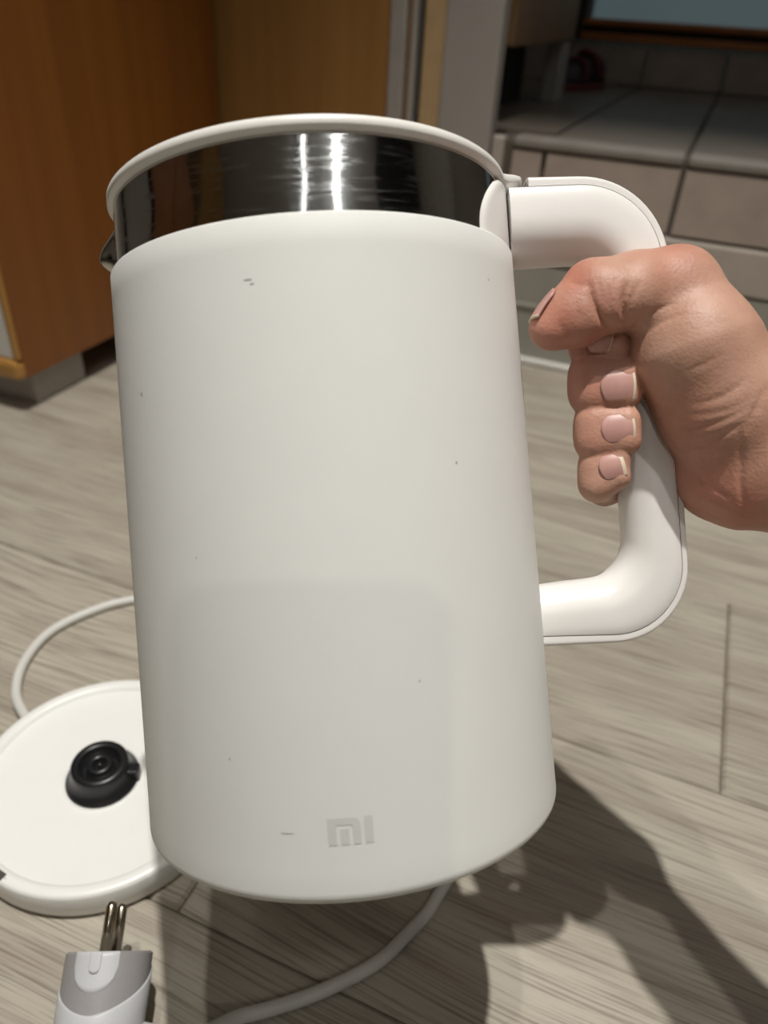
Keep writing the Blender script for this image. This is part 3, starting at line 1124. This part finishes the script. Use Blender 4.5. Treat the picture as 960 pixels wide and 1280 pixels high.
def finger(P, c, k):
    """flattened finger: two parallel chains a little apart across the finger"""
    w = 3.4
    up_ = [(x, y - w * F_PX / dd, dd, r - w + 0.55) for x, y, dd, r in c]
    dn_ = [(x, y + w * F_PX / dd, dd, r - w + 0.55) for x, y, dd, r in c]
    return smin(chain(P, up_, k), chain(P, dn_, k), 0.004)


def hand_sdf(P, fine=True):
    palm = None
    for c in PALM:
        e = chain(P, c, 0.006)
        palm = e if palm is None else smin(palm, e, 0.008)
    fin = None
    prox = None
    for c in FINGERS:
        e = finger(P, c, 0.004)
        p_ = finger(P, c[:2], 0.004)
        fin = e if fin is None else smin(fin, e, 0.0006)
        prox = p_ if prox is None else smin(prox, p_, 0.0015)
    th = chain(P, THUMB, 0.004)
    th = smin(th, chain(P, THUMB2, 0.003), 0.006)
    th = smin(th, chain(P, THUMB3, 0.003), 0.006)
    a = smin(palm, prox, 0.006)
    a = smin(a, fin, 0.0006)
    tb = smin(palm, th, 0.005)
    d = smin(a, tb, 0.0006)
    if fine:
        d = d + crease_field(P)
    return d


def polygonise(fn, lo, hi, h, blk=16):
    lo, hi = np.array(lo), np.array(hi)
    nb = np.ceil((hi - lo) / (h * blk)).astype(int)
    n = nb * blk + 1
    G = np.full(n, 0.02, np.float32)
    cs = np.stack(np.meshgrid(*[lo[i] + (np.arange(nb[i]) + .5) * blk * h for i in range(3)], indexing='ij'), -1).reshape(-1, 3)
    dc = fn(cs, False)
    diag = blk * h * 0.87 + 0.004
    for idx in range(len(cs)):
        ib = np.unravel_index(idx, nb)
        s = [slice(ib[k] * blk, ib[k] * blk + blk + 1) for k in range(3)]
        if abs(dc[idx]) > diag:
            G[s[0], s[1], s[2]] = np.float32(0.02 if dc[idx] > 0 else -0.02)
    for idx in range(len(cs)):
        if abs(dc[idx]) <= diag:
            ib = np.unravel_index(idx, nb)
            axs = [lo[k] + (ib[k] * blk + np.arange(blk + 1)) * h for k in range(3)]
            pts = np.stack(np.meshgrid(*axs, indexing='ij'), -1).reshape(-1, 3)
            G[ib[0] * blk:ib[0] * blk + blk + 1, ib[1] * blk:ib[1] * blk + blk + 1, ib[2] * blk:ib[2] * blk + blk + 1] = fn(pts, True).reshape(blk + 1, blk + 1, blk + 1)
    ins = G < 0
    c = [n[0] - 1, n[1] - 1, n[2] - 1]
    cnt = np.zeros(c, np.int32)
    for dx in (0, 1):
        for dy in (0, 1):
            for dz in (0, 1):
                cnt += ins[dx:dx + c[0], dy:dy + c[1], dz:dz + c[2]]
    act = (cnt > 0) & (cnt < 8)
    ijk = np.argwhere(act)
    vid = np.full(c, -1, np.int64)
    vid[act] = np.arange(len(ijk))
    acc = np.zeros((len(ijk), 3))
    num = np.zeros(len(ijk))
    corners = [(x, y, z) for x in (0, 1) for y in (0, 1) for z in (0, 1)]
    for a in corners:
        for b in corners:
            if sum(abs(a[k] - b[k]) for k in range(3)) == 1 and a < b:
                va = G[ijk[:, 0] + a[0], ijk[:, 1] + a[1], ijk[:, 2] + a[2]].astype(float)
                vb = G[ijk[:, 0] + b[0], ijk[:, 1] + b[1], ijk[:, 2] + b[2]].astype(float)
                cr = (va < 0) != (vb < 0)
                t = np.where(cr, va / np.where(cr, va - vb, 1), 0)
                p = np.array(a)[None] + t[:, None] * (np.array(b) - np.array(a))[None]
                acc[cr] += p[cr]
                num[cr] += 1
    V = lo + (ijk + acc / num[:, None]) * h
    quads = []
    for k in range(3):
        u, v = (k + 1) % 3, (k + 2) % 3
        sl0 = [slice(1, -1)] * 3
        A = ins[tuple(slice(1, n[q] - 1) if q != k else slice(0, n[q] - 1) for q in range(3))]
        Bm = ins[tuple(slice(1, n[q] - 1) if q != k else slice(1, n[q]) for q in range(3))]
        e = np.argwhere(A != Bm)
        flip = A[A != Bm]
        base_ = e.copy()
        for q in range(3):
            if q != k:
                base_[:, q] += 1
        def vv(du, dv):
            b = base_.copy()
            b[:, u] -= du
            b[:, v] -= dv
            return vid[b[:, 0], b[:, 1], b[:, 2]]
        q4 = np.stack([vv(0, 0), vv(1, 0), vv(1, 1), vv(0, 1)], 1)
        q4[~flip] = q4[~flip][:, ::-1]
        quads.append(q4)
    return V, np.concatenate(quads)


lo_c = (U(655, 640, 250)[0] - .004, -0.105, -0.325)
hi_c = (0.232, 0.100, -0.150)
HV, HQ = polygonise(hand_sdf, lo_c, hi_c, 0.00070)
# two rounds of light smoothing
for _ in range(2):
    s_ = np.zeros_like(HV)
    c_ = np.zeros(len(HV))
    for a, b in ((0, 1), (1, 2), (2, 3), (3, 0)):
        np.add.at(s_, HQ[:, a], HV[HQ[:, b]])
        np.add.at(s_, HQ[:, b], HV[HQ[:, a]])
        np.add.at(c_, HQ[:, a], 1)
        np.add.at(c_, HQ[:, b], 1)
    HV = HV * 0.5 + 0.5 * s_ / c_[:, None]
hw = to_world(HV)
hand_o = to_world(U(900, 480, 260))
me = bpy.data.meshes.new('hand')
me.from_pydata([tuple(v) for v in (hw - hand_o)], [], [tuple(map(int, q)) for q in HQ])
me.update()
# flushed areas of the skin
px = 480 + F_PX * HV[:, 0] / -HV[:, 2]
py = 640 - F_PX * HV[:, 1] / -HV[:, 2]
fl = np.zeros(len(HV))
for (x, y, r, s) in ((700, 405, 45, .75), (718, 345, 30, .8), (760, 385, 40, .45), (845, 318, 45, .5), (740, 480, 60, .5), (795, 480, 30, .35), (745, 538, 50, .3), (740, 425, 40, .6), (790, 540, 28, .3), (885, 610, 55, .75), (860, 540, 50, .45), (930, 640, 50, .7), (800, 480, 40, .3)):
    fl = np.maximum(fl, s * np.exp(-((px - x) ** 2 + (py - y) ** 2) / (r * r)))
at_ = me.attributes.new('flush', 'FLOAT', 'POINT')
at_.data.foreach_set('value', fl.astype(np.float32))
hand = obj('hand', me, M['skin'])
hand.name = 'person'
hand.location = hand_o
tag(hand, 'bare right hand and wrist gripping the kettle handle, thumb hooked over the top', 'hand')

bvh = BVHTree.FromPolygons([Vector(v) for v in HV], [tuple(map(int, q)) for q in HQ])


def nail(cx, cy, cd, tipx, tipy, tipd, nrm, length, width, edge=0.18, start=4.5, lift=0.45, fit=True):
    """nail plate laid on the finger: centre (measured point), direction to the tip, outward normal (lens axes), sizes in mm"""
    c = U(cx, cy, cd)
    t = U(tipx, tipy, tipd) - c
    nrm = np.array(nrm, float)
    nrm /= np.linalg.norm(nrm)
    t -= nrm * (t @ nrm)
    t /= np.linalg.norm(t)
    s = np.cross(nrm, t)
    nu, nv = 15, 13
    hit, hn, _, _ = bvh.ray_cast(Vector(c + nrm * start / 1000), Vector(-nrm), 0.05)
    if hit is not None:
        c = np.array(hit)
    # lean the plate to the skin under it
    def probe(x, y):
        h_, _, _, _ = bvh.ray_cast(Vector(c + (t * x + s * y) / 1000 + nrm * start / 1000), Vector(-nrm), 0.02)
        return c + (t * x + s * y) / 1000 if h_ is None or abs((np.array(h_) - c) @ nrm) > 0.004 else np.array(h_)
    if fit:
        t2 = probe(length * .42, 0) - probe(-length * .42, 0)
        t = t2 / np.linalg.norm(t2)
        s2 = probe(0, width * .3) - probe(0, -width * .3)
        nrm = np.cross(t, s2)
        nrm /= np.linalg.norm(nrm)
        s = np.cross(nrm, t)
    c = c + nrm * lift / 1000
    P = np.zeros((nu, nv, 3))
    rc, rl = width * 1.05, length * 3.0
    for i in range(nu):
        for j in range(nv):
            u, v = i / (nu - 1), j / (nv - 1) * 2 - 1
            # rounded cuticle, nearly straight free edge
            w = width / 2 * (1 - 0.16 * max(0, (0.25 - u) / 0.25) ** 2)
            x = -length * 0.5 + length * u
            x += (0.15 * length * v * v) * max(0, 1 - u * 1.7) - (0.05 * length * v * v) * max(0, (u - .6) / .4)
            y = v * w
            drop = rc - math.sqrt(rc * rc - y * y) + x * x / (2 * rl)
            P[i, j] = c + (t * x + s * y - nrm * drop) / 1000
    Pw = to_world(P.reshape(-1, 3)).reshape(nu, nv, 3) - hand_o
    me = grid_mesh('fingernail', Pw)
    o = obj('fingernail', me, [M['nail'], M['nail_edge']], hand)
    for f in me.polygons:
        i = f.index // (nv - 1)
        f.material_index = 1 if i >= (nu - 1) * (1 - edge) else 0
    so_ = o.modifiers.new('thickness', 'SOLIDIFY')
    so_.thickness = 0.0008
    so_.offset = 0.0
    return o


nail(776, 477, 240, 830, 475, 239, (-0.14, 0.06, 1), 11.4, 10.6, 0.11)
nail(776, 529, 241, 830, 525, 240, (-0.14, 0.20, 1), 11.0, 9.8, 0.11)
nail(768, 577, 243, 810, 566, 242, (-0.14, 0.28, 1), 8.4, 8.4, 0.18)
nail(752, 419, 242, 800, 416, 241, (-0.10, 0.18, 1), 8.8, 9.8, 0.11, start=1.5)
nail(688, 392, 243, 662, 422, 243, (-0.75, 0.65, 0.14), 12.5, 11.5, 0.12, start=8, lift=0.5, fit=True)

# hide nothing, leave no stray selection
bpy.context.view_layer.update()

# ------------------------------------------------------------------ the phone that takes the picture, right behind its own lens
PM = Matrix(mw)
phone = empty('smartphone', mat=PM @ Matrix.Translation((-0.020, -0.053, 0.006)))
tag(phone, 'dark smartphone held upright facing the kettle, its shadow on the white wall', 'phone')


def rounded_slab(name, hx, hy, z0, z1, r, mat, parent):
    loop = []
    for cx, cy, a0 in ((hx - r, hy - r, 0), (-hx + r, hy - r, 90), (-hx + r, -hy + r, 180), (hx - r, -hy + r, 270)):
        for k in range(9):
            a = math.radians(a0 + 90 * k / 8)
            loop.append((cx + r * math.cos(a), cy + r * math.sin(a)))
    bm = bmesh.new()
    f = bm.faces.new([bm.verts.new((x, y, z0)) for x, y in loop])
    e = bmesh.ops.extrude_face_region(bm, geom=[f])
    for v in e['geom']:
        if isinstance(v, bmesh.types.BMVert):
            v.co.z = z1
    bmesh.ops.recalc_face_normals(bm, faces=bm.faces)
    return obj(name, bm, mat, parent, False)


rounded_slab('phone_body', 0.0382, 0.0735, -0.0035, 0.0035, 0.011, M['black'], phone)
rounded_slab('screen', 0.0362, 0.0715, 0.0036, 0.0039, 0.009, M['dark'], phone)

# ------------------------------------------------------------------ unseen lamps and furniture added for the steel band to reflect
mt, nt_, b_n = new_mat('added_tube_glow')
b_n.inputs['Emission Color'].default_value = (0.90, 0.96, 1.0, 1)
b_n.inputs['Emission Strength'].default_value = 22.0
for k, (lx, ly, ln, lab) in enumerate(((0.963, -0.815, 0.6, 'long white tube lamp added on the ceiling for the bright streak in the steel band'),
                                       (0.317, -1.22, 0.40, 'shorter tube lamp added on the ceiling for the thin streak in the steel band'))):
    lamp = empty('added_tube_lamp', (lx, ly, 2.4))  # unseen lamps, added so the steel shows bright streaks
    lamp.rotation_euler.z = math.radians(17 if k == 0 else 3)
    tag(lamp, lab, 'lamp', 'added tube lamps')
    box('housing', -0.06, 0.06, -ln, ln, -0.035, -0.001, M['door_white'], lamp, 0.006)
    obj('tube', tube_mesh('tube', [(0, y, -0.05) for y in np.linspace(-ln + .04, ln - .04, 6)], 0.015 if k == 0 else 0.0045, 16), mt, lamp)


def cupboard(name, x0, x1, y0, y1, z0, z1, face, carc, door_m, lab, cat, n=2, grp=None):
    """box cupboard whose doors look along X (face = +1 or -1)"""
    o = empty(name, ((x0 + x1) / 2, (y0 + y1) / 2, z0))
    cx, cy = (x0 + x1) / 2, (y0 + y1) / 2
    tag(o, lab, cat, grp)
    box('carcass', x0 - cx, x1 - cx, y0 - cy, y1 - cy, 0, z1 - z0, carc, o, 0.003)
    w = (y1 - y0) / n
    for q in range(n):
        a, b = y0 - cy + q * w + .004, y0 - cy + (q + 1) * w - .004
        xa = (x1 - cx) if face > 0 else (x0 - cx - .018)
        dr = box('door', xa, xa + .018, a, b, 0.004, z1 - z0 - .004, door_m, o, 0.003)
        hx = xa + (.036 if face > 0 else -.018)
        obj('handle', tube_mesh('handle', [(hx, a + .05, z) for z in np.linspace(0.1, 0.26, 4)], 0.006, 10), M['alu'], dr)
    return o


cupboard('added_fridge', -1.99, -1.45, -0.02, 0.5, 0.0, 1.45, 1, M['plinth'], M['alu'], 'tall grey box added at the far left wall for the steel band to reflect', 'added_fridge', 1)  # this and the cupboards are unseen, added only as reflections
cupboard('added_cupboard', -1.99, -1.55, -0.86, -0.10, 0.0, 1.25, 1, M['shoe_black'], M['rail'], 'dark brown floor cupboard added on the left wall for the steel band to reflect', 'cupboard', 2, 'added cupboards')
cupboard('added_cupboard', -1.99, -1.55, -1.75, -0.98, 1.0, 2.1, 1, M['cab_tan'], M['cab_edge'], 'tan wooden wall cupboard added high on the left wall for the steel band to reflect', 'cupboard', 2, 'added cupboards')
cupboard('added_cupboard', 1.55, 1.99, -0.10, 0.72, 1.55, 2.38, -1, M['black'], M['black'], 'glossy black wall cupboard added high on the right wall for the steel band to reflect', 'cupboard', 2, 'added cupboards')
# unseen pleated cloth added on the right wall to mirror as folds
rows = []
for y in np.linspace(0.85, 1.95, 111):
    xx = 1.90 + 0.035 * math.sin(y * 58) + 0.012 * math.sin(y * 131 + 1)
    rows.append([(xx - 1.9, y - 1.4, z - 2.3) for z in (2.3, 1.7, 1.1, 0.5)])
cur = obj('added_curtain', grid_mesh('added_curtain', np.array(rows)), M['door_white'])
cur.location = (1.9, 1.4, 2.3)
sm = cur.modifiers.new('thickness', 'SOLIDIFY')
sm.thickness = 0.004
tag(cur, 'pleated off-white cloth added on the right wall for folds in the steel band', 'added_curtain')
bpy.context.view_layer.update()
